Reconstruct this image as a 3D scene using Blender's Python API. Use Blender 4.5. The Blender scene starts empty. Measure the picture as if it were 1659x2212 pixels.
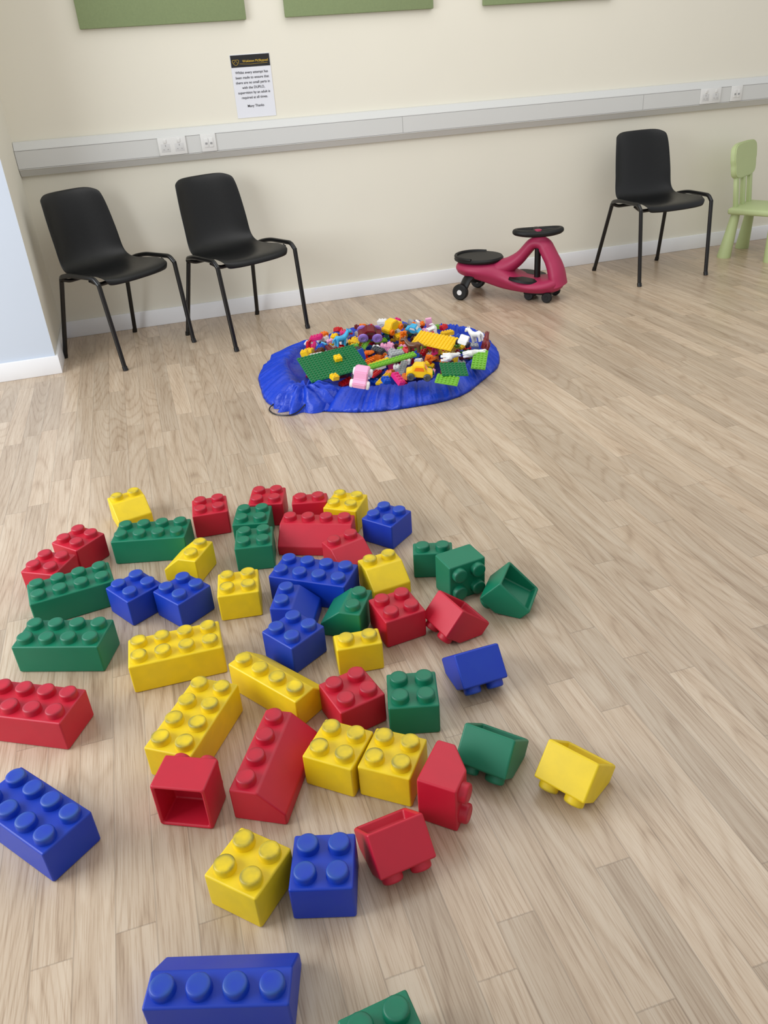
import bpy, bmesh, math, random
from mathutils import Vector, Matrix, Euler
import numpy as np
random.seed(7)
SC=bpy.context.scene
COL=SC.collection
SC.view_settings.view_transform='Standard'
SC.view_settings.exposure=-0.08

# ------------------------------------------------------------------ survey frame (camera calibration)
S=0.81
H=1.6*S
YAW,PITCH,ROLL,F=math.radians(15.08),math.radians(29.946),math.radians(4.097),1714.5
W=5.928*S
fw=Vector((math.sin(YAW)*math.cos(PITCH),math.cos(YAW)*math.cos(PITCH),-math.sin(PITCH)))
rt0=Vector((math.cos(YAW),-math.sin(YAW),0)); up0=rt0.cross(fw)
rt=rt0*math.cos(ROLL)-up0*math.sin(ROLL); up=up0*math.cos(ROLL)+rt0*math.sin(ROLL)
CAM=Vector((0,0,H))
def G(px,py,z=0.0):
    d=fw*F+rt*(px-829.5)-up*(py-1106)
    return CAM+d*((z-H)/d.z)
cd=bpy.data.cameras.new('camera'); cam=bpy.data.objects.new('camera',cd); COL.objects.link(cam)
cd.sensor_fit='HORIZONTAL'; cd.sensor_width=36; cd.lens=F/1659*36; cd.clip_start=0.02
M=Matrix((( rt.x,up.x,-fw.x),(rt.y,up.y,-fw.y),(rt.z,up.z,-fw.z))).to_4x4(); M.translation=CAM
cam.matrix_world=M; SC.camera=cam

# ------------------------------------------------------------------ materials
def lin(c): return tuple(((v/255)/12.92 if v/255<=0.04045 else ((v/255+0.055)/1.055)**2.4) for v in c)+(1,)
def mat(name,rgb,rough=0.5,var=0.06,scale=20,bump=0.0,metal=0.0,scuff=None,spec=0.5,bscale=None):
    m=bpy.data.materials.new(name); m.use_nodes=True; nt=m.node_tree; b=nt.nodes['Principled BSDF']
    c=lin(rgb); tc=nt.nodes.new('ShaderNodeTexCoord')
    no=nt.nodes.new('ShaderNodeTexNoise'); no.inputs['Scale'].default_value=scale; no.inputs['Detail'].default_value=4
    nt.links.new(tc.outputs['Object'],no.inputs['Vector'])
    mx=nt.nodes.new('ShaderNodeMix'); mx.data_type='RGBA'
    mx.inputs[6].default_value=tuple(v*(1-var) for v in c[:3])+(1,)
    mx.inputs[7].default_value=tuple(min(1,v*(1+var)) for v in c[:3])+(1,)
    nt.links.new(no.outputs['Fac'],mx.inputs[0]); out=mx.outputs[2]
    if scuff:
        at=nt.nodes.new('ShaderNodeAttribute'); at.attribute_name='scuff'
        n2=nt.nodes.new('ShaderNodeTexNoise'); n2.inputs['Scale'].default_value=32; n2.inputs['Detail'].default_value=5
        nt.links.new(tc.outputs['Object'],n2.inputs['Vector'])
        mr=nt.nodes.new('ShaderNodeMapRange'); mr.inputs[1].default_value=0.30; mr.inputs[2].default_value=0.62
        nt.links.new(n2.outputs['Fac'],mr.inputs[0])
        mu=nt.nodes.new('ShaderNodeMath'); mu.operation='MULTIPLY'; nt.links.new(mr.outputs[0],mu.inputs[0]); nt.links.new(at.outputs['Fac'],mu.inputs[1])
        m3=nt.nodes.new('ShaderNodeMath'); m3.operation='MULTIPLY'; m3.inputs[1].default_value=scuff[1]; nt.links.new(mu.outputs[0],m3.inputs[0])
        mx2=nt.nodes.new('ShaderNodeMix'); mx2.data_type='RGBA'; nt.links.new(m3.outputs[0],mx2.inputs[0]); nt.links.new(out,mx2.inputs[6]); mx2.inputs[7].default_value=lin(scuff[0]); out=mx2.outputs[2]
    nt.links.new(out,b.inputs['Base Color'])
    b.inputs['Roughness'].default_value=rough; b.inputs['Metallic'].default_value=metal
    b.inputs['Specular IOR Level'].default_value=spec
    if bump:
        bn=nt.nodes.new('ShaderNodeTexNoise'); bn.inputs['Scale'].default_value=bscale or scale*6; nt.links.new(tc.outputs['Object'],bn.inputs['Vector'])
        bp=nt.nodes.new('ShaderNodeBump'); bp.inputs['Strength'].default_value=bump; bp.inputs['Distance'].default_value=0.01
        nt.links.new(bn.outputs['Fac'],bp.inputs['Height']); nt.links.new(bp.outputs['Normal'],b.inputs['Normal'])
    return m
BR={'r':mat('soft_plastic_red',(190,18,46),.46,scuff=((85,35,45),.5)),
    'y':mat('soft_plastic_yellow',(234,202,10),.46,scuff=((120,115,55),1.0)),
    'g':mat('soft_plastic_green',(0,114,82),.46,scuff=((25,75,60),.55)),
    'b':mat('soft_plastic_blue',(0,50,172),.46,scuff=((50,95,140),.6))}
M_wall=mat('wall_paint_cream',(226,222,207),.75,.02,3,.02)
M_pier=mat('wall_paint_daylight_tint',(190,199,211),.7,.02,3,.02)  # pier front: cool daylight on the cream wall, painted into the base colour
M_skirt=mat('skirting_gloss_white',(236,237,239),.35,.02,4)
M_trunk=mat('trunking_grey_plastic',(206,207,204),.4,.02,4)
M_gap=mat('trunking_joint_line',(168,168,166),.6,.02,4)
M_sock=mat('socket_plastic',(220,220,217),.35,.02,10)
M_rim=mat('socket_rim_line',(204,204,202),.4,.02,10)
M_slot=mat('socket_slot',(150,150,150),.5,.02,10)
M_white=mat('white_plastic',(225,225,225),.35,.02,10)
M_black=mat('black_polypropylene',(9,10,11),.34,.1,60,.10,bscale=500,spec=.4)
M_frame=mat('black_enamelled_steel',(9,9,10),.28,.05,30)
M_rub=mat('black_rubber',(16,16,16),.5,.1,30,spec=.35)
M_mag=mat('magenta_plastic',(166,38,80),.5,.04,10)
M_lime=mat('pale_green_plastic',(182,196,142),.5,.03,10)
M_felt=mat('olive_green_felt',(132,147,106),.95,.08,120,.2)
M_fab=mat('blue_ripstop_nylon',(12,60,190),.42,.16,14,.3,bscale=60)
M_paper=mat('white_paper',(222,224,230),.7,.01,10)
M_ink=mat('black_ink',(22,22,24),.6,.01,10)
M_ink2=mat('printed_text_ink',(70,70,76),.6,.01,10)
M_gold=mat('gold_ink',(200,165,50),.6,.01,10)

def floor_mat():
    m=bpy.data.materials.new('oak_vinyl_plank'); m.use_nodes=True; nt=m.node_tree; L=nt.links.new; b=nt.nodes['Principled BSDF']
    def mt(op,a,bb=None,c=None):
        n=nt.nodes.new('ShaderNodeMath'); n.operation=op
        for i,v in enumerate((a,bb,c)):
            if v is None: continue
            if hasattr(v,'links'): L(v,n.inputs[i])
            else: n.inputs[i].default_value=v
        return n.outputs[0]
    tc=nt.nodes.new('ShaderNodeTexCoord'); sp=nt.nodes.new('ShaderNodeSeparateXYZ'); L(tc.outputs['Object'],sp.inputs[0])
    x,y=sp.outputs[0],sp.outputs[1]
    xs=mt('DIVIDE',x,0.070); row=mt('FLOOR',xs); fx=mt('FRACT',xs)
    wn=nt.nodes.new('ShaderNodeTexWhiteNoise'); wn.noise_dimensions='1D'; L(row,wn.inputs['W'])
    ys=mt('ADD',mt('DIVIDE',y,0.70),mt('MULTIPLY',wn.outputs['Value'],9.0)); cl=mt('FLOOR',ys); fy=mt('FRACT',ys)
    cb=nt.nodes.new('ShaderNodeCombineXYZ'); L(row,cb.inputs[0]); L(cl,cb.inputs[1])
    w2=nt.nodes.new('ShaderNodeTexWhiteNoise'); w2.noise_dimensions='2D'; L(cb.outputs[0],w2.inputs['Vector'])
    pid=w2.outputs['Value']
    def vec(kx,ky,off):
        c=nt.nodes.new('ShaderNodeCombineXYZ'); L(mt('MULTIPLY',x,kx),c.inputs[0]); L(mt('MULTIPLY',y,ky),c.inputs[1]); L(mt('MULTIPLY',pid,off),c.inputs[2]); return c.outputs[0]
    def noise(v,s,d,r=.5):
        n=nt.nodes.new('ShaderNodeTexNoise'); n.inputs['Scale'].default_value=s; n.inputs['Detail'].default_value=d; n.inputs['Roughness'].default_value=r; L(v,n.inputs['Vector']); return n.outputs['Fac']
    def rng(v,a,bb,c=0,d=1):
        n=nt.nodes.new('ShaderNodeMapRange'); L(v,n.inputs[0]); n.inputs[1].default_value=a; n.inputs[2].default_value=bb; n.inputs[3].default_value=c; n.inputs[4].default_value=d; return n.outputs[0]
    fine=noise(vec(1,.025,37),420,3,.6)
    pores=rng(fine,.38,.52)
    med=noise(vec(1,.06,53),34,2,.45)
    cath=noise(vec(1,.10,71),7.5,.4,.4)
    rings=mt('FRACT',mt('MULTIPLY',cath,20)); rings=mt('ABSOLUTE',mt('SUBTRACT',rings,.5)); rings=rng(rings,.0,.22)
    g=mt('ADD',mt('MULTIPLY',rng(med,.28,.72),.42),mt('ADD',mt('MULTIPLY',pores,.32),mt('MULTIPLY',rings,.26)))
    cr=nt.nodes.new('ShaderNodeValToRGB'); L(g,cr.inputs[0])
    cr.color_ramp.elements[0].color=lin((146,122,98)); cr.color_ramp.elements[1].color=lin((200,182,159))
    e=cr.color_ramp.elements.new(.55); e.color=lin((182,160,135))
    tone=mt('MULTIPLY_ADD',pid,.24,.84)
    ex=mt('MINIMUM',fx,mt('SUBTRACT',1,fx)); ey=mt('MINIMUM',fy,mt('SUBTRACT',1,fy))
    s1=mt('GREATER_THAN',ex,.017); s2=mt('GREATER_THAN',ey,.0020)
    seam=mt('MULTIPLY_ADD',mt('MULTIPLY',s1,s2),.22,.78)
    tt=mt('MULTIPLY',tone,seam)
    mx=nt.nodes.new('ShaderNodeMix'); mx.data_type='RGBA'; mx.blend_type='MULTIPLY'; mx.inputs[0].default_value=1
    L(cr.outputs[0],mx.inputs[6]); cc=nt.nodes.new('ShaderNodeCombineColor'); [L(tt,cc.inputs[i]) for i in range(3)]; L(cc.outputs[0],mx.inputs[7])
    L(mx.outputs[2],b.inputs['Base Color']); b.inputs['Roughness'].default_value=.32; b.inputs['Specular IOR Level'].default_value=.6
    bp=nt.nodes.new('ShaderNodeBump'); bp.inputs['Strength'].default_value=.05; bp.inputs['Distance'].default_value=.001; L(g,bp.inputs['Height']); L(bp.outputs['Normal'],b.inputs['Normal'])
    return m
M_floor=floor_mat()

# ------------------------------------------------------------------ mesh helpers
def to_obj(name,bm,mats,parent=None,smooth=True,angle=40):
    me=bpy.data.meshes.new(name); bmesh.ops.recalc_face_normals(bm,faces=bm.faces[:]); bm.to_mesh(me); bm.free()
    return mesh_obj(name,me,mats,parent,smooth,angle)
def mesh_obj(name,me,mats,parent=None,smooth=True,angle=40):
    for m in (mats if isinstance(mats,(list,tuple)) else [mats]): me.materials.append(m)
    if smooth:
        for p in me.polygons: p.use_smooth=True
        me.set_sharp_from_angle(angle=math.radians(angle))
    o=bpy.data.objects.new(name,me); COL.objects.link(o)
    if parent: o.parent=parent
    return o
def bake(o):
    bpy.context.view_layer.update()
    dg=bpy.context.evaluated_depsgraph_get(); me=bpy.data.meshes.new_from_object(o.evaluated_get(dg),preserve_all_data_layers=True,depsgraph=dg)
    o.modifiers.clear(); o.data=me; return o
def box(bm,x0,x1,y0,y1,z0,z1,bev=0,seg=2,mi=0):
    v=[bm.verts.new((x,y,z)) for x in(x0,x1) for y in(y0,y1) for z in(z0,z1)]
    fs=[bm.faces.new([v[i] for i in q]) for q in((0,1,3,2),(4,6,7,5),(0,4,5,1),(2,3,7,6),(0,2,6,4),(1,5,7,3))]
    bmesh.ops.recalc_face_normals(bm,faces=fs)
    for f in fs: f.material_index=mi
    if bev:
        es=list({e for f in fs for e in f.edges}); r=bmesh.ops.bevel(bm,geom=es,offset=bev,segments=seg,affect='EDGES',profile=.5)
        for f in r['faces']: f.material_index=mi
    return v
def lathe(bm,prof,seg=24,mat4=None,mi=0,attr=None,layer=None):
    rings=[]; nv=[]
    for k,(r,z) in enumerate(prof):
        if r<1e-6: v=[bm.verts.new((0,0,z))]
        else: v=[bm.verts.new((r*math.cos(2*math.pi*i/seg),r*math.sin(2*math.pi*i/seg),z)) for i in range(seg)]
        rings.append(v); nv+=v
        if layer is not None and attr:
            for q in v: q[layer]=attr[k]
    for a,b in zip(rings,rings[1:]):
        for i in range(seg):
            j=(i+1)%seg
            if len(a)==1 and len(b)==1: continue
            if len(a)==1: f=bm.faces.new((a[0],b[i],b[j]))
            elif len(b)==1: f=bm.faces.new((a[i],a[j],b[0]))
            else: f=bm.faces.new((a[i],a[j],b[j],b[i]))
            f.material_index=mi
    if mat4 is not None: bmesh.ops.transform(bm,matrix=mat4,verts=nv)
    return nv
def fillet(pts,r,n=6):
    out=[Vector(pts[0])]
    for i in range(1,len(pts)-1):
        p,a,b=Vector(pts[i]),Vector(pts[i-1]),Vector(pts[i+1])
        d1=(a-p);d2=(b-p); k=min(r,d1.length*.45,d2.length*.45)
        s=p+d1.normalized()*k; e=p+d2.normalized()*k
        for t in range(n+1):
            t/=n; out.append(s*(1-t)**2+p*2*t*(1-t)+e*t*t)
    out.append(Vector(pts[-1])); return out
def sweep(bm,pts,rx,ry=None,seg=10,closed=False,upv=Vector((0,0,1)),mi=0):
    ry=ry or rx; pts=[Vector(p) for p in pts]; n=len(pts); rings=[]; prev=None
    for i,p in enumerate(pts):
        if closed: t=(pts[(i+1)%n]-pts[i-1]).normalized()
        else: t=(pts[min(i+1,n-1)]-pts[max(i-1,0)]).normalized()
        if prev is None:
            a=t.cross(upv)
            if a.length<.1: a=t.cross(Vector((1,0,0)))
            a.normalize()
        else:
            a=(prev-t*prev.dot(t)).normalized()
        prev=a; b=t.cross(a)
        fx=rx[i] if isinstance(rx,list) else rx; fy=ry[i] if isinstance(ry,list) else ry
        rings.append([bm.verts.new(p+a*fx*math.cos(2*math.pi*k/seg)+b*fy*math.sin(2*math.pi*k/seg)) for k in range(seg)])
    pr=list(zip(rings,rings[1:]))+([(rings[-1],rings[0])] if closed else [])
    for A,B in pr:
        for k in range(seg):
            j=(k+1)%seg; f=bm.faces.new((A[k],A[j],B[j],B[k])); f.material_index=mi
    if not closed:
        bm.faces.new(rings[0][::-1]).material_index=mi; bm.faces.new(rings[-1]).material_index=mi
def empty(name,loc,rz,label,cat,group=None):
    e=bpy.data.objects.new(name,None); COL.objects.link(e); e.location=loc; e.rotation_euler=(0,0,rz); e.empty_display_size=.1
    e['label']=label; e['category']=cat
    if group: e['group']=group
    return e
def tag(o,label,cat,group=None):
    o['label']=label; o['category']=cat
    if group: o['group']=group
def copy_tree(src,loc,rot):
    n=src.copy(); COL.objects.link(n); n.location=loc; n.rotation_euler=rot
    for c in src.children:
        k=c.copy(); COL.objects.link(k); k.parent=n
        for c2 in c.children:
            k2=c2.copy(); COL.objects.link(k2); k2.parent=k
    return n

# ------------------------------------------------------------------ room
def struct(name,bx,m,bev=0):
    bm=bmesh.new(); box(bm,*bx,bev=bev); o=to_obj(name,bm,m,smooth=False); o['kind']='structure'; return o
PX,PY=-0.52,4.175
struct('floor',(-3.5,8,-2.5,W+.2,-.1,0),M_floor)
struct('wall_back',(PX-.3,8,W,W+.2,0,2.7),M_wall)
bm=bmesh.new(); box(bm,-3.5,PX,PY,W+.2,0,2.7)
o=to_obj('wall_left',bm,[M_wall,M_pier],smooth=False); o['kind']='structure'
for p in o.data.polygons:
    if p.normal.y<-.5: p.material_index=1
BH=.092
def skirting(name,x0,x1,y0,y1):
    bm=bmesh.new(); box(bm,x0,x1,y0,y1,0,BH,bev=.003); o=to_obj(name,bm,M_skirt,smooth=True); o['kind']='structure'
skirting('baseboard_back',PX,8,W-.015,W)
skirting('baseboard_left',-3.5,PX+.015,PY-.015,PY)
skirting('baseboard_return',PX,PX+.015,PY,W-.015)

# dado trunking
zt,zb=1.263*S,1.063*S
bm=bmesh.new()
prof=[(-.001,zb),(-.022,zb),(-.045,zb+.028),(-.052,zb+.034),(-.052,zb+.036),(-.0505,zb+.0375),(-.052,zb+.039),(-.052,zt-.042),(-.0505,zt-.0405),(-.052,zt-.039),(-.050,zt-.034),(-.028,zt-.004),(-.02,zt),(-.001,zt)]
A=[bm.verts.new((PX+.002,W+y,z)) for y,z in prof]; B=[bm.verts.new((7.99,W+y,z)) for y,z in prof]
for i in range(len(prof)):
    j=(i+1)%len(prof); f=bm.faces.new((A[i],A[j],B[j],B[i]))
    if i in(4,5,7,8): f.material_index=1
bm.faces.new(A); bm.faces.new(B)
for xj in (1.55,3.1,4.9):
    box(bm,xj,xj+.003,W-.0525,W-.045,zb+.038,zt-.041,mi=1)
tr=to_obj('dado_trunking',bm,[M_trunk,M_gap],smooth=False); tag(tr,'long grey plastic dado trunking running along the cream wall','cable trunking')

def socket(x,kind,nm):
    e=empty(nm,(x,W-.052,(zt+zb)/2),0,'','')
    if kind=='double':
        tag(e,'white double plug socket with rocker switches on grey trunking','plug socket','sockets on the trunking')
        bm=bmesh.new(); box(bm,-.073,.073,-.009,0,-.043,.043,bev=.003); to_obj('faceplate',bm,M_sock,e)
        for sx in(-.036,.036):
            bm=bmesh.new(); box(bm,sx-.007,sx+.007,-.013,-.008,.016,.034,bev=.001); to_obj('rocker_switch',bm,M_sock,e)
            bm=bmesh.new()
            box(bm,sx-.002,sx+.002,-.0095,-.008,.000,.007); box(bm,sx-.014,sx-.008,-.0095,-.008,-.016,-.013); box(bm,sx+.008,sx+.014,-.0095,-.008,-.016,-.013)
            to_obj('pin_holes',bm,M_slot,e,smooth=False)
            bm=bmesh.new(); box(bm,sx-.024,sx+.024,-.0100,-.0088,-.028,.012,bev=.0005); o=to_obj('outlet_face',bm,M_rim,e)
            o.location=(0,.0008,0)
    else:
        tag(e,'white data outlet plate with two network ports','data outlet','data outlets on the trunking')
        bm=bmesh.new(); box(bm,-.04,.04,-.008,0,-.043,.043,bev=.003); to_obj('faceplate',bm,M_sock,e)
        for sx in(-.013,.013):
            bm=bmesh.new(); box(bm,sx-.011,sx+.011,-.011,-.007,-.022,.022,bev=.001); to_obj('port_module',bm,M_sock,e)
            bm=bmesh.new(); box(bm,sx-.006,sx+.006,-.0118,-.0105,-.008,.002); to_obj('port_opening',bm,M_slot,e,smooth=False)
    return e
socket(.264,'double','plug_socket'); socket(.455,'data','data_outlet')
socket(3.575,'double','plug_socket'); socket(3.765,'data','data_outlet')

for x0,x1 in((-.075,.745),(.95,1.765),(2.06,2.86)):
    bm=bmesh.new(); box(bm,x0,x1,W-.03,W-.001,1.49,2.15,bev=.004); o=to_obj('acoustic_panel',bm,M_felt); tag(o,'olive green felt pinboard panel fixed to the cream wall','wall panel','green panels on the wall')

# poster
px0,px1,pz0,pz1=.650,.833,1.045,1.335
e=empty('poster',((px0+px1)/2,W-.002,(pz0+pz1)/2),0,'white paper notice with black header band taped to wall','notice')
bm=bmesh.new(); box(bm,-.105,.105,-.001,.0015,-.1485,.1485); to_obj('sheet',bm,M_paper,e,smooth=False)
bm=bmesh.new(); box(bm,-.103,.103,-.0018,-.001,.090,.146); to_obj('header_band',bm,M_ink,e,smooth=False)
def text(s,x,z,size,m,parent,name='text_line',align='CENTER',off=.0001):
    cu=bpy.data.curves.new(name,'FONT'); cu.body=s; cu.size=size; cu.align_x=align; cu.extrude=.0002; cu.offset=off
    o=bpy.data.objects.new(name,cu); COL.objects.link(o); bpy.context.view_layer.update()
    dg=bpy.context.evaluated_depsgraph_get(); me=bpy.data.meshes.new_from_object(o.evaluated_get(dg)); bpy.data.objects.remove(o)
    o=bpy.data.objects.new(name,me); me.materials.clear(); me.materials.append(m); COL.objects.link(o); o.parent=parent
    o.rotation_euler=(math.radians(90),0,0); o.location=(x,-.0022,z); return o
text('Wokiston McSkypool',.026,.112,.0155,M_gold,e,'header_text',off=.0002)
bm=bmesh.new(); sweep(bm,[(-.078+.017*math.cos(a*math.pi/10),-.002,.116+.012*math.sin(a*math.pi/10)+.004*math.cos(a*math.pi/5)) for a in range(20)],.0009,seg=5,closed=True,upv=Vector((0,1,0)))
sweep(bm,[(-.088,-.002,.11),(-.078,-.002,.121),(-.068,-.002,.11)],.0009,seg=5)
sweep(bm,[(-.058,-.002,.106),(.0,-.002,.102),(.09,-.002,.105)],.0006,seg=5); to_obj('logo',bm,M_gold,e)
for t,z in (('Whilst every attempt has',.060),('been made to ensure that',.0365),('there are no small parts in',.013),('with the DUPLO,',-.0105),('supervision by an adult is',-.034),('required at all times.',-.0575),('Many Thanks',-.098)):
    text(t,0,z,.0170,M_ink2,e)

# ------------------------------------------------------------------ large soft bricks
LU=.1361*S/2*1.02; BHH=.081; SR=.0200; SH=.0175; LIP=.038
def brick_mesh(kind,nx,ny):
    bm=bmesh.new(); w=nx*LU-.0015; d=ny*LU-.0015
    if kind=='block': prof=[(-d/2,0),(-d/2,BHH),(d/2,BHH),(d/2,0)]
    else:
        lip=LIP if nx==2 else .030
        prof=[(-d/2,0),(-d/2,lip),(-.002,BHH),(d/2,BHH),(d/2,0)]
    A=[bm.verts.new((-w/2,y,z)) for y,z in prof]; B=[bm.verts.new((w/2,y,z)) for y,z in prof]
    n=len(prof); bot=None
    for i in range(n):
        j=(i+1)%n; f=bm.faces.new((A[i],A[j],B[j],B[i]))
        if i==n-1: bot=f
    bm.faces.new(A[::-1]); bm.faces.new(B)
    bmesh.ops.recalc_face_normals(bm,faces=bm.faces[:])
    bmesh.ops.inset_region(bm,faces=[bot],thickness=.011)
    r=bmesh.ops.extrude_face_region(bm,geom=[bot]); vs=[v for v in r['geom'] if isinstance(v,bmesh.types.BMVert)]
    for v in vs:
        v.co.z = (BHH-.020 if kind=='block' else BHH-.030) if (kind=='block' or v.co.y>0) else lip*.5
        v.co.x*=.93; v.co.y*=.93
    if bot.is_valid: bmesh.ops.delete(bm,geom=[bot],context='FACES_ONLY')
    bmesh.ops.recalc_face_normals(bm,faces=bm.faces[:])
    bmesh.ops.bevel(bm,geom=bm.edges[:],offset=.0042,segments=3,affect='EDGES',profile=.5)
    lay=bm.verts.layers.float.new('scuff')
    for v in bm.verts: v[lay]=.10
    for i in range(nx):
        for j in range(ny):
            if kind=='slope' and j!=ny-1: continue
            x=(i-(nx-1)/2)*LU; y=(j-(ny-1)/2)*LU
            z=BHH-.002
            lathe(bm,[(SR+.0015,z),(SR,z+.004),(SR,z+SH-.005),(SR-.001,z+SH-.0015),(SR-.0035,z+SH),(SR-.008,z+SH),(0,z+SH)],24,Matrix.Translation((x,y,0)),attr=[.4,.1,.35,.85,.85,.40,.22],layer=lay)
    me=bpy.data.meshes.new('toy_building_block'); bm.to_mesh(me); bm.free()
    for p in me.polygons: p.use_smooth=True
    me.set_sharp_from_angle(angle=math.radians(60))
    o=bpy.data.objects.new('tmp',me); COL.objects.link(o)
    wn=o.modifiers.new('wn','WEIGHTED_NORMAL'); wn.keep_sharp=True; wn.weight=100
    bake(o); me=o.data; bpy.data.objects.remove(o); return me
base={}
def bmesh_for(kind,nx,ny,c):
    k=(kind,nx,ny)
    if k not in base: base[k]=brick_mesh(*k)
    kk=k+(c,)
    if kk not in base:
        m=base[k].copy(); m.materials.clear(); m.materials.append(BR[c]); base[kk]=m
    return base[kk]
CN={'r':'red','y':'yellow','g':'green','b':'blue'}
def put(kind,nx,ny,c,A,B,face='F',pose='flat',anchor='M'):
    """A,B: surveyed floor points of the front bottom edge; block extends away from it"""
    a,b=G(A[0],A[1]+5),G(B[0],B[1]+5); mid=(a+b)/2; d=(b-a).normalized(); per=Vector((-d.y,d.x,0)); ang=math.atan2(d.y,d.x)
    if anchor=='B': mid=b-d*nx*LU/2
    me=bmesh_for(kind,nx,ny,c); o=bpy.data.objects.new('toy_building_block',me); COL.objects.link(o)
    D=ny*LU
    if pose=='flat':
        o.location=mid+per*D/2
        ex={'F':0,'B':math.pi,'L':-math.pi/2,'R':math.pi/2}[face]
        o.rotation_euler=(0,0,ang+ex)
    else:
        if pose=='tip':
            th=math.atan2(BHH-.002+SH-LIP,(LU/2-SR)+D/2); R=Matrix.Rotation(math.pi-th,4,'X')
        elif pose=='side': R=Matrix.Rotation(math.pi/2,4,'X')
        elif pose=='open': R=Matrix.Rotation(-math.pi/2,4,'X')
        elif pose=='stand': R=Matrix(((0,0,1,0),(0,-1,0,0),(1,0,0,0),(0,0,0,1)))
        co=[R@v.co for v in me.vertices]
        mz=min(c.z for c in co); my=min(c.y for c in co if c.z<mz+.007)
        mxx=(min(c.x for c in co)+max(c.x for c in co))/2 if pose!='stand' else BHH/2
        o.rotation_euler=(Matrix.Rotation(ang,4,'Z')@R).to_euler()
        off=Matrix.Rotation(ang,3,'Z')@Vector((-mxx,-my,0))
        o.location=Vector((mid.x,mid.y,-mz))+off
    sz={('block',2,2):'four-stud',('block',4,2):'eight-stud',('block',2,4):'eight-stud',('slope',2,2):'sloped two-stud',('slope',4,2):'long sloped'}[(kind,nx,ny)]
    st={'flat':'standing on the floor','tip':'tipped onto its slope','side':'lying on its side','open':'on its side showing hollow underside','stand':'standing on its side'}[pose]
    tag(o,'%s soft plastic %s toy block %s'%(CN[c],sz,st),'toy block','large soft building blocks')
    return o
P=put
P('slope',2,2,'y',(250,1150),(345,1120),'F')
P('block',2,2,'r',(424,1159),(502,1146))
P('block',2,2,'r',(545,1134),(614,1130))
P('slope',2,2,'r',(641,1131),(706,1126),'B')
P('block',2,2,'y',(703,1140),(773,1148))
P('block',2,2,'b',(783,1163),(850,1184))
P('block',4,2,'g',(252,1215),(408,1204))
P('block',2,2,'g',(508,1178),(588,1173))
P('block',2,2,'g',(511,1232),(600,1222))
P('slope',4,2,'r',(598,1195),(762,1198),'F')
P('slope',2,2,'r',(744,1251),(809,1224),'F')
P('block',2,2,'r',(120,1214),(184,1236))
P('block',2,2,'r',(60,1280),(132,1288))
P('block',4,2,'g',(88,1352),(255,1302))
P('slope',2,2,'y',(362,1250),(430,1258),'L')
P('block',2,2,'b',(240,1316),(290,1350))
P('block',2,2,'b',(397,1356),(467,1310))
P('block',2,2,'y',(480,1338),(568,1325))
P('block',4,2,'b',(588,1292),(748,1316))
P('slope',2,2,'y',(814,1300),(886,1277),'F')
P('slope',2,2,'b',(590,1364),(680,1366),'R')
P('slope',2,2,'g',(692,1367),(785,1379),'L')
P('block',2,2,'r',(836,1397),(924,1367))
P('slope',2,2,'r',(928,1352),(970,1392),'F','tip')
P('slope',2,2,'g',(908,1244),(966,1242),'B')
P('block',2,2,'g',(968,1299),(1053,1269),'F','side')
P('slope',2,2,'g',(1073,1262),(1044,1326),'F','tip')
P('block',2,2,'b',(645,1449),(703,1406))
P('slope',2,2,'y',(735,1457),(830,1440),'B')
P('block',4,2,'g',(42,1448),(228,1447))
P('block',4,2,'y',(292,1494),(493,1448))
P('slope',4,2,'y',(500,1484),(650,1573),'B')
P('block',2,2,'r',(752,1592),(829,1556))
P('block',2,2,'g',(840,1586),(955,1578))
P('slope',2,2,'b',(1004,1504),(1084,1480),'F','tip')
P('block',4,2,'r',(-62,1590),(150,1617),anchor='B')
P('block',4,2,'y',(428,1690),(527,1530))
P('block',2,2,'r',(346,1777),(462,1788),'F','open')
P('slope',4,2,'r',(622,1780),(690,1595),'F')
P('block',2,2,'y',(655,1687),(772,1722))
P('block',2,2,'y',(775,1712),(892,1742))
P('slope',2,2,'r',(913,1768),(978,1790),'F','stand')
P('slope',2,2,'g',(1006,1666),(1078,1694),'F','tip')
P('slope',2,2,'y',(1172,1700),(1254,1746),'F','tip')
P('block',2,4,'b',(122,1900),(217,1812))
P('block',2,2,'y',(455,1948),(566,2003))
P('block',2,2,'b',(632,1983),(773,1978))
P('slope',2,2,'r',(832,1910),(924,1870),'F','tip')
P('slope',4,2,'b',(318,2240),(648,2230),'B')
P('block',2,2,'g',(812,2425),(937,2360))

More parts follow.
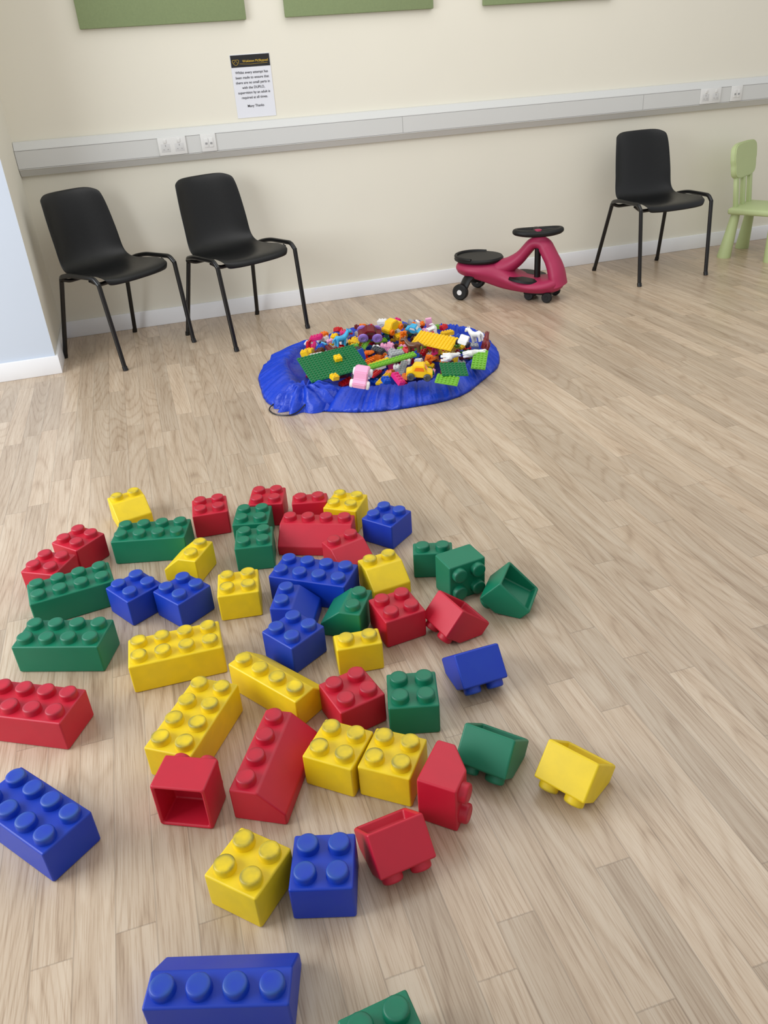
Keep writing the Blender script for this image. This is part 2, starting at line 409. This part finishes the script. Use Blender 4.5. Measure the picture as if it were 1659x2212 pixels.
# ------------------------------------------------------------------ stacking chairs
def build_chair():
    root=empty('stacking_chair',(0,0,0),0,'black plastic stacking chair with tubular steel legs','chair','black stacking chairs')
    prof=[(-.218,.400,.190),(-.214,.424,.200),(-.190,.438,.205),(-.12,.436,.210),(-.04,.427,.213),(.04,.423,.213),(.10,.431,.210),(.145,.458,.204),(.170,.50,.200),(.188,.56,.198),(.203,.63,.195),(.217,.70,.190),(.230,.76,.183),(.240,.79,.178),(.250,.803,.172)]
    bm=bmesh.new(); nt_=12; g=[]
    n=len(prof)
    for i,(y,z,w) in enumerate(prof):
        row=[]
        bk=min(1,max(0,(i-5)/4)); st=1-bk
        for k in range(nt_+1):
            t=-1+2*k/nt_
            zz=z+st*(.022*t*t if i>2 else .004*t*t); yy=y-bk*.05*abs(t)**2.5
            if i>=n-3: zz-=(.008,.016,.020)[i-(n-3)]*abs(t)**7
            if i<2: yy+=.02*abs(t)**4
            row.append(bm.verts.new((w*t,yy,zz)))
        g.append(row)
    for a,b in zip(g,g[1:]):
        for k in range(nt_): bm.faces.new((a[k],a[k+1],b[k+1],b[k]))
    o=to_obj('seat_shell',bm,M_black,root,angle=80)
    s=o.modifiers.new('s','SOLIDIFY'); s.thickness=.007; s.offset=-1
    b=o.modifiers.new('b','SUBSURF'); b.levels=2; b.render_levels=2
    bake(o)
    for sx in(-1,1):
        x=.246*sx
        pr=fillet([(.200*sx,.150,.405),(.236*sx,.10,.436),(x,.02,.452),(x,-.165,.452),(x,-.195,.42)],.035)
        bm=bmesh.new(); sweep(bm,pr,.0115,seg=12); to_obj('side_rail',bm,M_frame,root)
        for (xa,ya,za,yb) in((.246,-.193,.425,-.240),(.203,.150,.412,.240)):
            bm=bmesh.new(); sweep(bm,[(xa*sx,ya,za),(.240*sx,yb*.98,.012)],.0115,seg=12)
            sweep(bm,[((.2398)*sx,yb*.975,.02),((.2402)*sx,yb,.0)],.0135,seg=12)
            to_obj('leg',bm,M_frame,root)
    bm=bmesh.new()
    for y in(-.12,.11): sweep(bm,fillet([(-.236,y,.437 if y<0 else .425),(-.19,y,.405),(.19,y,.405),(.236,y,.437 if y<0 else .425)],.02),.010,seg=10)
    to_obj('cross_bar',bm,M_frame,root)
    return root
ch=build_chair(); ch.location=(-.164,4.384,0); ch.rotation_euler=(0,0,math.radians(39.6))
ch['label']='black plastic stacking chair beside the corner of the room'
c2=copy_tree(ch,(.474,4.402,0),(0,0,math.radians(27))); c2['label']='black plastic stacking chair beside another one at the wall'
c3=copy_tree(ch,(3.015,4.39,0),(0,0,math.radians(3.4))); c3['label']='black plastic stacking chair between ride-on toy and child chair'

# ------------------------------------------------------------------ child chair
root=empty('child_chair',(0,0,0),math.radians(31),'pale green plastic child chair with slatted backrest','chair')
bm=bmesh.new(); box(bm,-.18,.18,-.18,.16,.27,.308,bev=.014,seg=3); to_obj('seat',bm,M_lime,root)
bk=math.radians(7)
bm=bmesh.new(); pts=[]
for i in range(40):
    a=2*math.pi*i/40; c,s_=math.cos(a),math.sin(a); r=(abs(c)**5+abs(s_)**5)**(-1/5)
    pts.append((.180*c*r*(1-.05*(s_<0)),.105*s_*r))
A=[bm.verts.new((x,-.017,z)) for x,z in pts];B=[bm.verts.new((x,.017,z)) for x,z in pts]
bm.faces.new(A);bm.faces.new(B[::-1])
for i in range(40): bm.faces.new((A[i],A[(i+1)%40],B[(i+1)%40],B[i]))
bmesh.ops.recalc_face_normals(bm,faces=bm.faces[:]); bmesh.ops.bevel(bm,geom=[e for e in bm.edges if len(e.link_faces)==2 and any(len(f.verts)>8 for f in e.link_faces)],offset=.006,segments=3,affect='EDGES')
o=to_obj('backrest',bm,M_lime,root); o.location=(0,.168,.575); o.rotation_euler=(-bk,0,0)
for x in(-.11,0,.11):
    bm=bmesh.new(); box(bm,x-.021,x+.021,-.012,.012,-.11,.11,bev=.005); o=to_obj('back_slat',bm,M_lime,root); o.location=(0,.146,.395); o.rotation_euler=(-bk,0,0)
for sx in(-1,1):
    for sy in(-1,1):
        bm=bmesh.new(); cx,cy=.130*sx,.120*sy; ex,ey=.155*sx,.148*sy
        sweep(bm,[(ex,ey,0),(ex,ey,.006),(cx+(ex-cx)*.5,cy+(ey-cy)*.5,.14),(cx,cy,.275)],[.042,.043,.034,.026],[.042,.043,.034,.026],seg=20,upv=Vector((0,1,0)))
        to_obj('leg',bm,M_lime,root,angle=50)
root.location=(3.85,4.44,0)

# ------------------------------------------------------------------ ride-on swing car
hd=math.radians(-44)
car=empty('ride_on_car',(2.04,4.33,0),hd,'magenta plastic ride-on swing car with black seat','ride-on toy')
car.scale=(.93,.93,.93)
bm=bmesh.new()
secs=[(-.345,.07,.180,.028),(-.33,.11,.178,.040),(-.28,.145,.175,.050),(-.22,.155,.170,.058),(-.16,.145,.162,.066),(-.11,.126,.150,.074),(-.06,.110,.134,.076),(.0,.108,.112,.064),(.06,.125,.096,.050),(.13,.152,.088,.044),(.21,.154,.088,.044),(.28,.130,.096,.048),(.320,.09,.106,.048),(.340,.045,.108,.026)]
rg=[]
for x,w,zc,hz in secs:
    r=[]
    for k in range(20):
        a=2*math.pi*k/20; c,s_=math.cos(a),math.sin(a); q=(abs(c)**3+abs(s_)**3)**(-1/3)
        r.append(bm.verts.new((x,w*c*q*(1-.15*(s_<0)),zc+hz*s_*q)))
    rg.append(r)
for A,B in zip(rg,rg[1:]):
    for k in range(20): bm.faces.new((A[k],A[(k+1)%20],B[(k+1)%20],B[k]))
bm.faces.new(rg[0]);bm.faces.new(rg[-1][::-1])
o=to_obj('body',bm,M_mag,car,angle=60); m=o.modifiers.new('s','SUBSURF'); m.levels=1; m.render_levels=1; bake(o)
bm=bmesh.new(); path=fillet([(.310,0,.09),(.285,0,.20),(.205,0,.340),(.14,0,.340),(.055,0,.24),(-.02,0,.19),(-.12,0,.17)],.06,9)
nn=len(path); sweep(bm,path,[.092-.042*math.sin(math.pi*i/(nn-1)) for i in range(nn)],[.034+.016*math.cos(math.pi*i/(nn-1))**2 for i in range(nn)],seg=16,upv=Vector((0,0,1)))
to_obj('front_arch',bm,M_mag,car,angle=60)
bm=bmesh.new(); lathe(bm,[(0,0),(.90,0),(.99,.3),(1,.6),(.95,.95),(.7,.98),(0,.90)],40,Matrix.Translation((-.215,0,.216))@Matrix.Diagonal((.158,.145,.030,1)))
sweep(bm,[( -.215+.148*math.cos(a),.136*math.sin(a),.238+.010*(-math.cos(a)*.5+.5)) for a in [math.pi/2+math.pi*i/16 for i in range(17)]],.010,seg=8)
to_obj('seat_pad',bm,M_rub,car)
for sy in(-1,1):
    bm=bmesh.new(); lathe(bm,[(0,0),(1,0),(.95,1),(0,1)],24,Matrix.Translation((.11,.092*sy,.124))@Matrix.Rotation(math.radians(6),4,'Y')@Matrix.Diagonal((.095,.052,.014,1))); to_obj('foot_pad',bm,M_rub,car)
bm=bmesh.new(); sweep(bm,[(.172,0,.05),(.170,0,.395)],.019,seg=16); to_obj('steering_column',bm,M_rub,car)
bm=bmesh.new()
Rm=Matrix.Translation((.168,0,.400))@Matrix.Rotation(math.radians(-62),4,'Z')
sweep(bm,[Rm@Vector((.075*math.cos(a*math.pi/16),.140*math.sin(a*math.pi/16),.008*math.sin(a*math.pi/16)**2)) for a in range(32)],.017,seg=10,closed=True)
for a in(.5*math.pi,-.5*math.pi,math.pi): sweep(bm,[Rm@Vector((0,0,0)),Rm@Vector((.075*math.cos(a),.140*math.sin(a),.008))],.026,.011,seg=10)
to_obj('steering_wheel',bm,M_rub,car)
bm=bmesh.new(); lathe(bm,[(0,0),(.024,0),(.022,.014),(0,.018)],20,Rm); to_obj('wheel_hub',bm,M_mag,car)
def wheel(x,y,r,w,hub,nm='wheel'):
    bm=bmesh.new(); lathe(bm,[(0,-w/2),(r*.85,-w/2),(r,-w*.3),(r,w*.3),(r*.85,w/2),(0,w/2)],28,Matrix.Translation((x,y,r))@Matrix.Rotation(math.pi/2,4,'X')); o=to_obj(nm,bm,M_rub,car)
    bm=bmesh.new(); lathe(bm,[(0,-w*.56),(r*.3,-w*.56),(r*.36,-w*.45),(r*.36,w*.45),(r*.3,w*.56),(0,w*.56)],20,Matrix.Translation((x,y,r))@Matrix.Rotation(math.pi/2,4,'X')); to_obj('wheel_cap',bm,hub,o)
for sy in(-1,1):
    wheel(-.28,.155*sy,.050,.040,M_white)
    bm=bmesh.new(); sweep(bm,fillet([(-.22,.07*sy,.150),(-.25,.108*sy,.125),(-.28,.130*sy,.05)],.03),.044,.020,seg=10); to_obj('rear_fork',bm,M_rub,car)
    wheel(.14,.055*sy,.030,.028,M_rub,'caster')
    wheel(.265,.090*sy,.032,.026,M_rub,'caster')
bm=bmesh.new(); box(bm,.11,.285,-.08,.08,.040,.064,bev=.006); to_obj('caster_plate',bm,M_rub,car)

# ------------------------------------------------------------------ play mat / storage bag
mc=Vector((.978,3.53,0))
mroot=empty('toy_storage_mat',mc,0,'blue nylon drawstring play mat full of small toy bricks','play mat')
bm=bmesh.new(); seg=480
from mathutils import noise as mn
prof=[(0,.004,1),(.42,.004,1),(.456,.012,1),(.467,.036,1),(.475,.058,1),(.485,.066,.9),(.499,.062,.7),(.521,.048,.4),(.545,.032,.2),(.568,.014,.05),(.577,.003,0),(.30,.0005,0)]
rings=[]
for k,(r,z,sh) in enumerate(prof):
    ring=[]
    ox,oy=.045*sh,.03*sh
    if r==0: rings.append([bm.verts.new((ox,oy,z))]); continue
    for i in range(seg):
        a=2*math.pi*i/seg
        lob=.014*math.sin(2*a+.5)+.010*math.sin(5*a+2)+.006*math.sin(9*a)
        env=1 if 3<=k<=9 else (.4 if k in(2,10) else 0)
        w1=mn.noise(Vector((math.cos(a)*15,math.sin(a)*15,k*.14))); w2=mn.noise(Vector((math.cos(a)*46,math.sin(a)*46,k*.08+5)))
        wr=env*(w1*.013+(.4-abs(w2))*.017)
        sag=1-.45*max(0,math.sin(a-.2))
        rr=r+(lob if r>.3 else 0)+wr*.5
        if 4<=k<=10: rr+=.035*math.exp(-((a-3.6)/.35)**2)
        ring.append(bm.verts.new((ox+rr*math.cos(a),oy+rr*math.sin(a),max(.0005,z*(sag if k>2 else 1)+wr*(1.2 if k<10 else 0)))))
    rings.append(ring)
for A,B in zip(rings,rings[1:]):
    for i in range(seg):
        j=(i+1)%seg
        if len(A)==1: bm.faces.new((A[0],B[i],B[j]))
        else: bm.faces.new((A[i],A[j],B[j],B[i]))
to_obj('gathered_cloth',bm,M_fab,mroot,angle=180)
bm=bmesh.new(); hr=[]
for k in range(19):
    t=k/18; ring=[]
    for i in range(110):
        a=2*math.pi*i/110
        fold=(.5+.5*math.sin(a*11+1.6*math.sin(a*2)+t*2.4))*.9+mn.noise(Vector((math.cos(a)*3,math.sin(a)*3,t*4)))*.9
        rr=(1-t)*(.116+.026*fold*(1-t))
        hgt=.008+.072*(math.sin(t*math.pi/2)**.8)+.026*fold*math.sin(t*math.pi)
        if k==0: hgt=.001
        ring.append(bm.verts.new((-.405+rr*1.2*math.cos(a)-.02*t,-.33+rr*.85*math.sin(a),hgt)))
    hr.append(ring)
for A,B in zip(hr,hr[1:]):
    for i in range(110): bm.faces.new((A[i],A[(i+1)%110],B[(i+1)%110],B[i]))
bmesh.ops.remove_doubles(bm,verts=bm.verts[:],dist=.0002)
to_obj('cloth_bunch',bm,M_fab,mroot,angle=180)
bm=bmesh.new(); sweep(bm,fillet([(-.42,-.33,.08),(-.50,-.27,.03),(-.60,-.31,.004),(-.58,-.40,.004),(-.50,-.44,.004),(-.41,-.38,.05)],.06),.0028,seg=8); to_obj('drawstring',bm,M_frame,mroot)

# ------------------------------------------------------------------ small bricks
PAL={'red':(200,20,30),'yellow':(245,200,20),'blue':(20,80,190),'green':(20,112,62),'lime':(115,180,50),'white':(238,238,235),'orange':(240,120,20),'cyan':(60,170,215),'pink':(240,170,205),'magenta':(215,40,120),'dark red':(110,15,25),'grey':(165,168,170),'purple':(150,120,200),'dark grey':(70,75,80),'brown':(100,60,35),'black':(25,25,28)}
PM={k:mat('toy_plastic_'+k.replace(' ','_'),v,.28,.02,10) for k,v in PAL.items()}
U=.016; HB=.0192
cache={}
def sb(nx,ny,hk,c):
    k=(nx,ny,hk)
    if k not in cache:
        bm=bmesh.new(); h=HB*hk; box(bm,-nx*U/2+.0001,nx*U/2-.0001,-ny*U/2+.0001,ny*U/2-.0001,0,h,bev=.0007,seg=1)
        for i in range(nx):
            for j in range(ny):
                lathe(bm,[(.0048,h-.001),(.0048,h+.0040),(.0043,h+.0046),(0,h+.0046)],10,Matrix.Translation(((i-(nx-1)/2)*U,(j-(ny-1)/2)*U,0)))
        me=bpy.data.meshes.new('toy_brick'); bmesh.ops.recalc_face_normals(bm,faces=bm.faces[:]); bm.to_mesh(me); bm.free()
        for p in me.polygons: p.use_smooth=True
        me.set_sharp_from_angle(angle=math.radians(40)); cache[k]=me
    kk=k+(c,)
    if kk not in cache:
        m=cache[k].copy(); m.materials.append(PM[c]); cache[kk]=m
    return cache[kk]
def addb(nx,ny,hk,c,loc,rot,name='toy_brick',label=None,group='small toy bricks on the blue mat',cat='toy brick'):
    o=bpy.data.objects.new(name,sb(nx,ny,hk,c)); COL.objects.link(o); o.location=loc; o.rotation_euler=rot
    tag(o,label or '%s plastic studded toy brick in the blue mat pile'%c,cat,group); return o
cols=['red','yellow','blue','green','lime','white','orange','cyan','pink','red','yellow','magenta','dark red','grey','blue','red','white','dark grey','yellow','brown','orange','red','dark red']
kinds=[(2,2,1),(2,2,1),(2,4,1),(2,4,1),(2,2,2),(2,6,.5),(2,4,.5),(2,3,1),(1,2,1),(2,8,.5)]
LC=mc+Vector((.048,.035,0))
for z,R,nb,mind in((.008,.41,46,.058),(.030,.425,80,.046),(.052,.420,84,.044),(.072,.395,70,.044)):
    pts=[];tries=0
    while len(pts)<nb and tries<8000:
        tries+=1; a=random.random()*6.283; r=R*math.sqrt(random.random())
        if z<.02 and r<.2: continue
        p=(r*math.cos(a),r*math.sin(a))
        if all((p[0]-q[0])**2+(p[1]-q[1])**2>mind**2 for q in pts): pts.append(p)
    for x,y in pts:
        k=random.choice(kinds); c=random.choice(cols); t=.10 if z<.02 else .33
        rx,ry=random.uniform(-t,t),random.uniform(-t,t)
        if z>.05 and random.random()<.15: rx+=math.pi/2
        addb(*k,c,(LC.x+x,LC.y+y,z+random.uniform(0,.006)),(rx,ry,random.uniform(0,6.28)))
def at(px,py,z): return G(px,py,z)
def plate(nx,ny,hk,c,px,py,z,rx,ry,rz,lab):
    return addb(nx,ny,hk,c,at(px,py,z),(math.radians(rx),math.radians(ry),math.radians(rz)),'toy_base_plate',lab,None,'toy base plate')
plate(17,12,.3,'green',719,786,.122,16,-3,6,'dark green studded toy base plate lying on the brick pile')
addb(2,2,1,'yellow',at(730,778,.132),(.28,-.05,.1),label='yellow plastic toy brick on the dark green base plate')
plate(12,8,.25,'yellow',940,737,.126,8,8,-38,'yellow toy base plate lying on the brick pile')
plate(14,2,.5,'lime',848,781,.130,12,-4,8,'long lime green studded toy plate on the brick pile')
plate(7,6,.3,'green',980,799,.120,14,5,-12,'small dark green studded toy plate on the brick pile')
plate(6,4,.3,'lime',966,822,.100,12,8,-30,'lime green studded toy plate at edge of the pile')
plate(8,4,.3,'lime',1036,778,.096,5,-20,60,'lime green studded toy plate leaning on the mat rim')
addb(4,2,1,'grey',at(856,768,.134),(.3,0,.1),label='light grey plastic toy brick with round studs')
addb(2,4,1,'magenta',at(858,822,.105),(.5,.2,.4)); addb(2,2,1,'blue',at(832,825,.10),(.4,.2,.2)); addb(2,2,1,'yellow',at(722,819,.10),(.2,.1,.3))
def toy_car(bc,wc,loc,rz,tilt,lab,wins='grey',s=1.0,rad=.014):
    e=empty('toy_car',loc,0,lab,'toy car'); e.rotation_euler=(tilt[0],tilt[1],rz); e.scale=(s,s,s)
    bm=bmesh.new()
    pr=[(-.048,.010),(-.048,.030),(-.030,.034),(-.018,.055),(.016,.055),(.028,.034),(.048,.030),(.050,.010)]
    A=[bm.verts.new((x,-.022,z)) for x,z in pr];B=[bm.verts.new((x,.022,z)) for x,z in pr]
    bm.faces.new(A);bm.faces.new(B[::-1])
    for i in range(8): bm.faces.new((A[i],A[(i+1)%8],B[(i+1)%8],B[i]))
    bmesh.ops.recalc_face_normals(bm,faces=bm.faces[:]); bmesh.ops.bevel(bm,geom=bm.edges[:],offset=.003,segments=2,affect='EDGES')
    to_obj('car_body',bm,PM[bc],e)
    bm=bmesh.new()
    for sy in(-1,1):
        vs=[bm.verts.new((x,sy*.0226,z)) for x,z in((-.020,.036),(-.013,.050),(.012,.050),(.019,.036))]; bm.faces.new(vs)
    vs=[bm.verts.new(p) for p in((.0275,-.016,.038),(.0275,.016,.038),(.0195,.016,.051),(.0195,-.016,.051))]; bm.faces.new(vs)
    to_obj('car_windows',bm,PM[wins],e,smooth=False)
    for x in(-.03,.03):
        for sy in(-1,1):
            bm=bmesh.new(); lathe(bm,[(0,-.006),(rad*.8,-.006),(rad,-.003),(rad,.003),(rad*.8,.006),(rad*.45,.006),(rad*.4,.003),(0,.003)],20,Matrix.Translation((x,sy*.026,rad))@Matrix.Rotation(-sy*math.pi/2,4,'X')); to_obj('wheel',bm,PM[wc],e)
    return e
toy_car('pink','white',at(780,824,.104),math.radians(62),(.2,-.35),'pink toy car lying on the pile of toy bricks','white',1.3)
toy_car('yellow','dark grey',at(905,816,.10),math.radians(-20),(.1,.1),'yellow toy truck on the pile of toy bricks','orange',1.15)
toy_car('dark red','purple',at(798,730,.105),math.radians(-10),(.45,.1),'dark red toy wagon with lilac wheels on the pile','brown',1.15,.022)
toy_car('yellow','orange',at(848,715,.105),math.radians(30),(.1,-.2),'yellow toy digger at the back of the pile','yellow',1.1)
toy_car('white','black',at(998,748,.105),math.radians(60),(.3,.3),'white toy vehicle on the pile of toy bricks','grey',.95)
toy_car('cyan','dark grey',at(893,719,.10),math.radians(-40),(.3,.2),'light blue toy car at the back of the pile','white',.8)
def animal(c,loc,rot,lab):
    e=empty('toy_animal',loc,0,lab,'toy animal'); e.rotation_euler=rot; e.scale=(1.25,)*3
    bm=bmesh.new()
    sweep(bm,[(-.026,0,.026),(-.018,0,.028),(0,0,.026),(.016,0,.028),(.026,0,.038),(.032,0,.050),(.042,0,.050),(.050,0,.045)],[.007,.012,.011,.012,.009,.007,.008,.004],[.007,.012,.012,.012,.009,.007,.008,.005],seg=10,upv=Vector((0,1,0)))
    for x in(-.018,.016):
        for y in(-.007,.007): sweep(bm,[(x,y,.026),(x,y,.012),(x+.001,y,0)],[.006,.0045,.005],[.006,.0045,.005],seg=8,upv=Vector((0,1,0)))
    sweep(bm,[(-.026,0,.030),(-.034,0,.024),(-.036,0,.012)],[.004,.004,.002],[.004,.004,.002],seg=6,upv=Vector((0,1,0)))
    for y in(-.004,.004): sweep(bm,[(.031,y,.054),(.030,y,.062)],[.003,.001],[.003,.001],seg=6,upv=Vector((0,1,0)))
    to_obj('body',bm,PM[c],e)
for (px,py,c,rot) in((1008,766,'white',(1.2,.2,.5)),(925,722,'white',(.2,1.4,.3)),(1032,738,'white',(0,.3,2)),(955,772,'white',(1.5,.1,1)),(895,762,'brown',(.2,.1,2.5)),(735,746,'cyan',(.1,.1,.4)),(1046,756,'dark red',(.3,0,1.3))):
    animal(c,at(px,py,.105),rot,'%s plastic toy animal figure lying in the brick pile'%c)

# ------------------------------------------------------------------ lights
w=bpy.data.worlds.new('world'); SC.world=w; w.use_nodes=True; bg=w.node_tree.nodes['Background']; bg.inputs[0].default_value=(.97,.98,1,1); bg.inputs[1].default_value=.70
def area(name,loc,target,sx,sy,power,col):
    l=bpy.data.lights.new(name,'AREA'); l.shape='RECTANGLE'; l.size=sx; l.size_y=sy; l.energy=power; l.color=col
    o=bpy.data.objects.new(name,l); COL.objects.link(o); o.location=loc; o.rotation_euler=(Vector(target)-Vector(loc)).to_track_quat('-Z','Y').to_euler()
area('window_light',(-2.6,2.0,1.6),(1.2,3.1,.3),2.8,1.8,120,(.92,.96,1))
area('ceiling_light',(1.8,2.9,2.65),(2.0,3.5,0),3.4,2.6,40,(1,.98,.95))
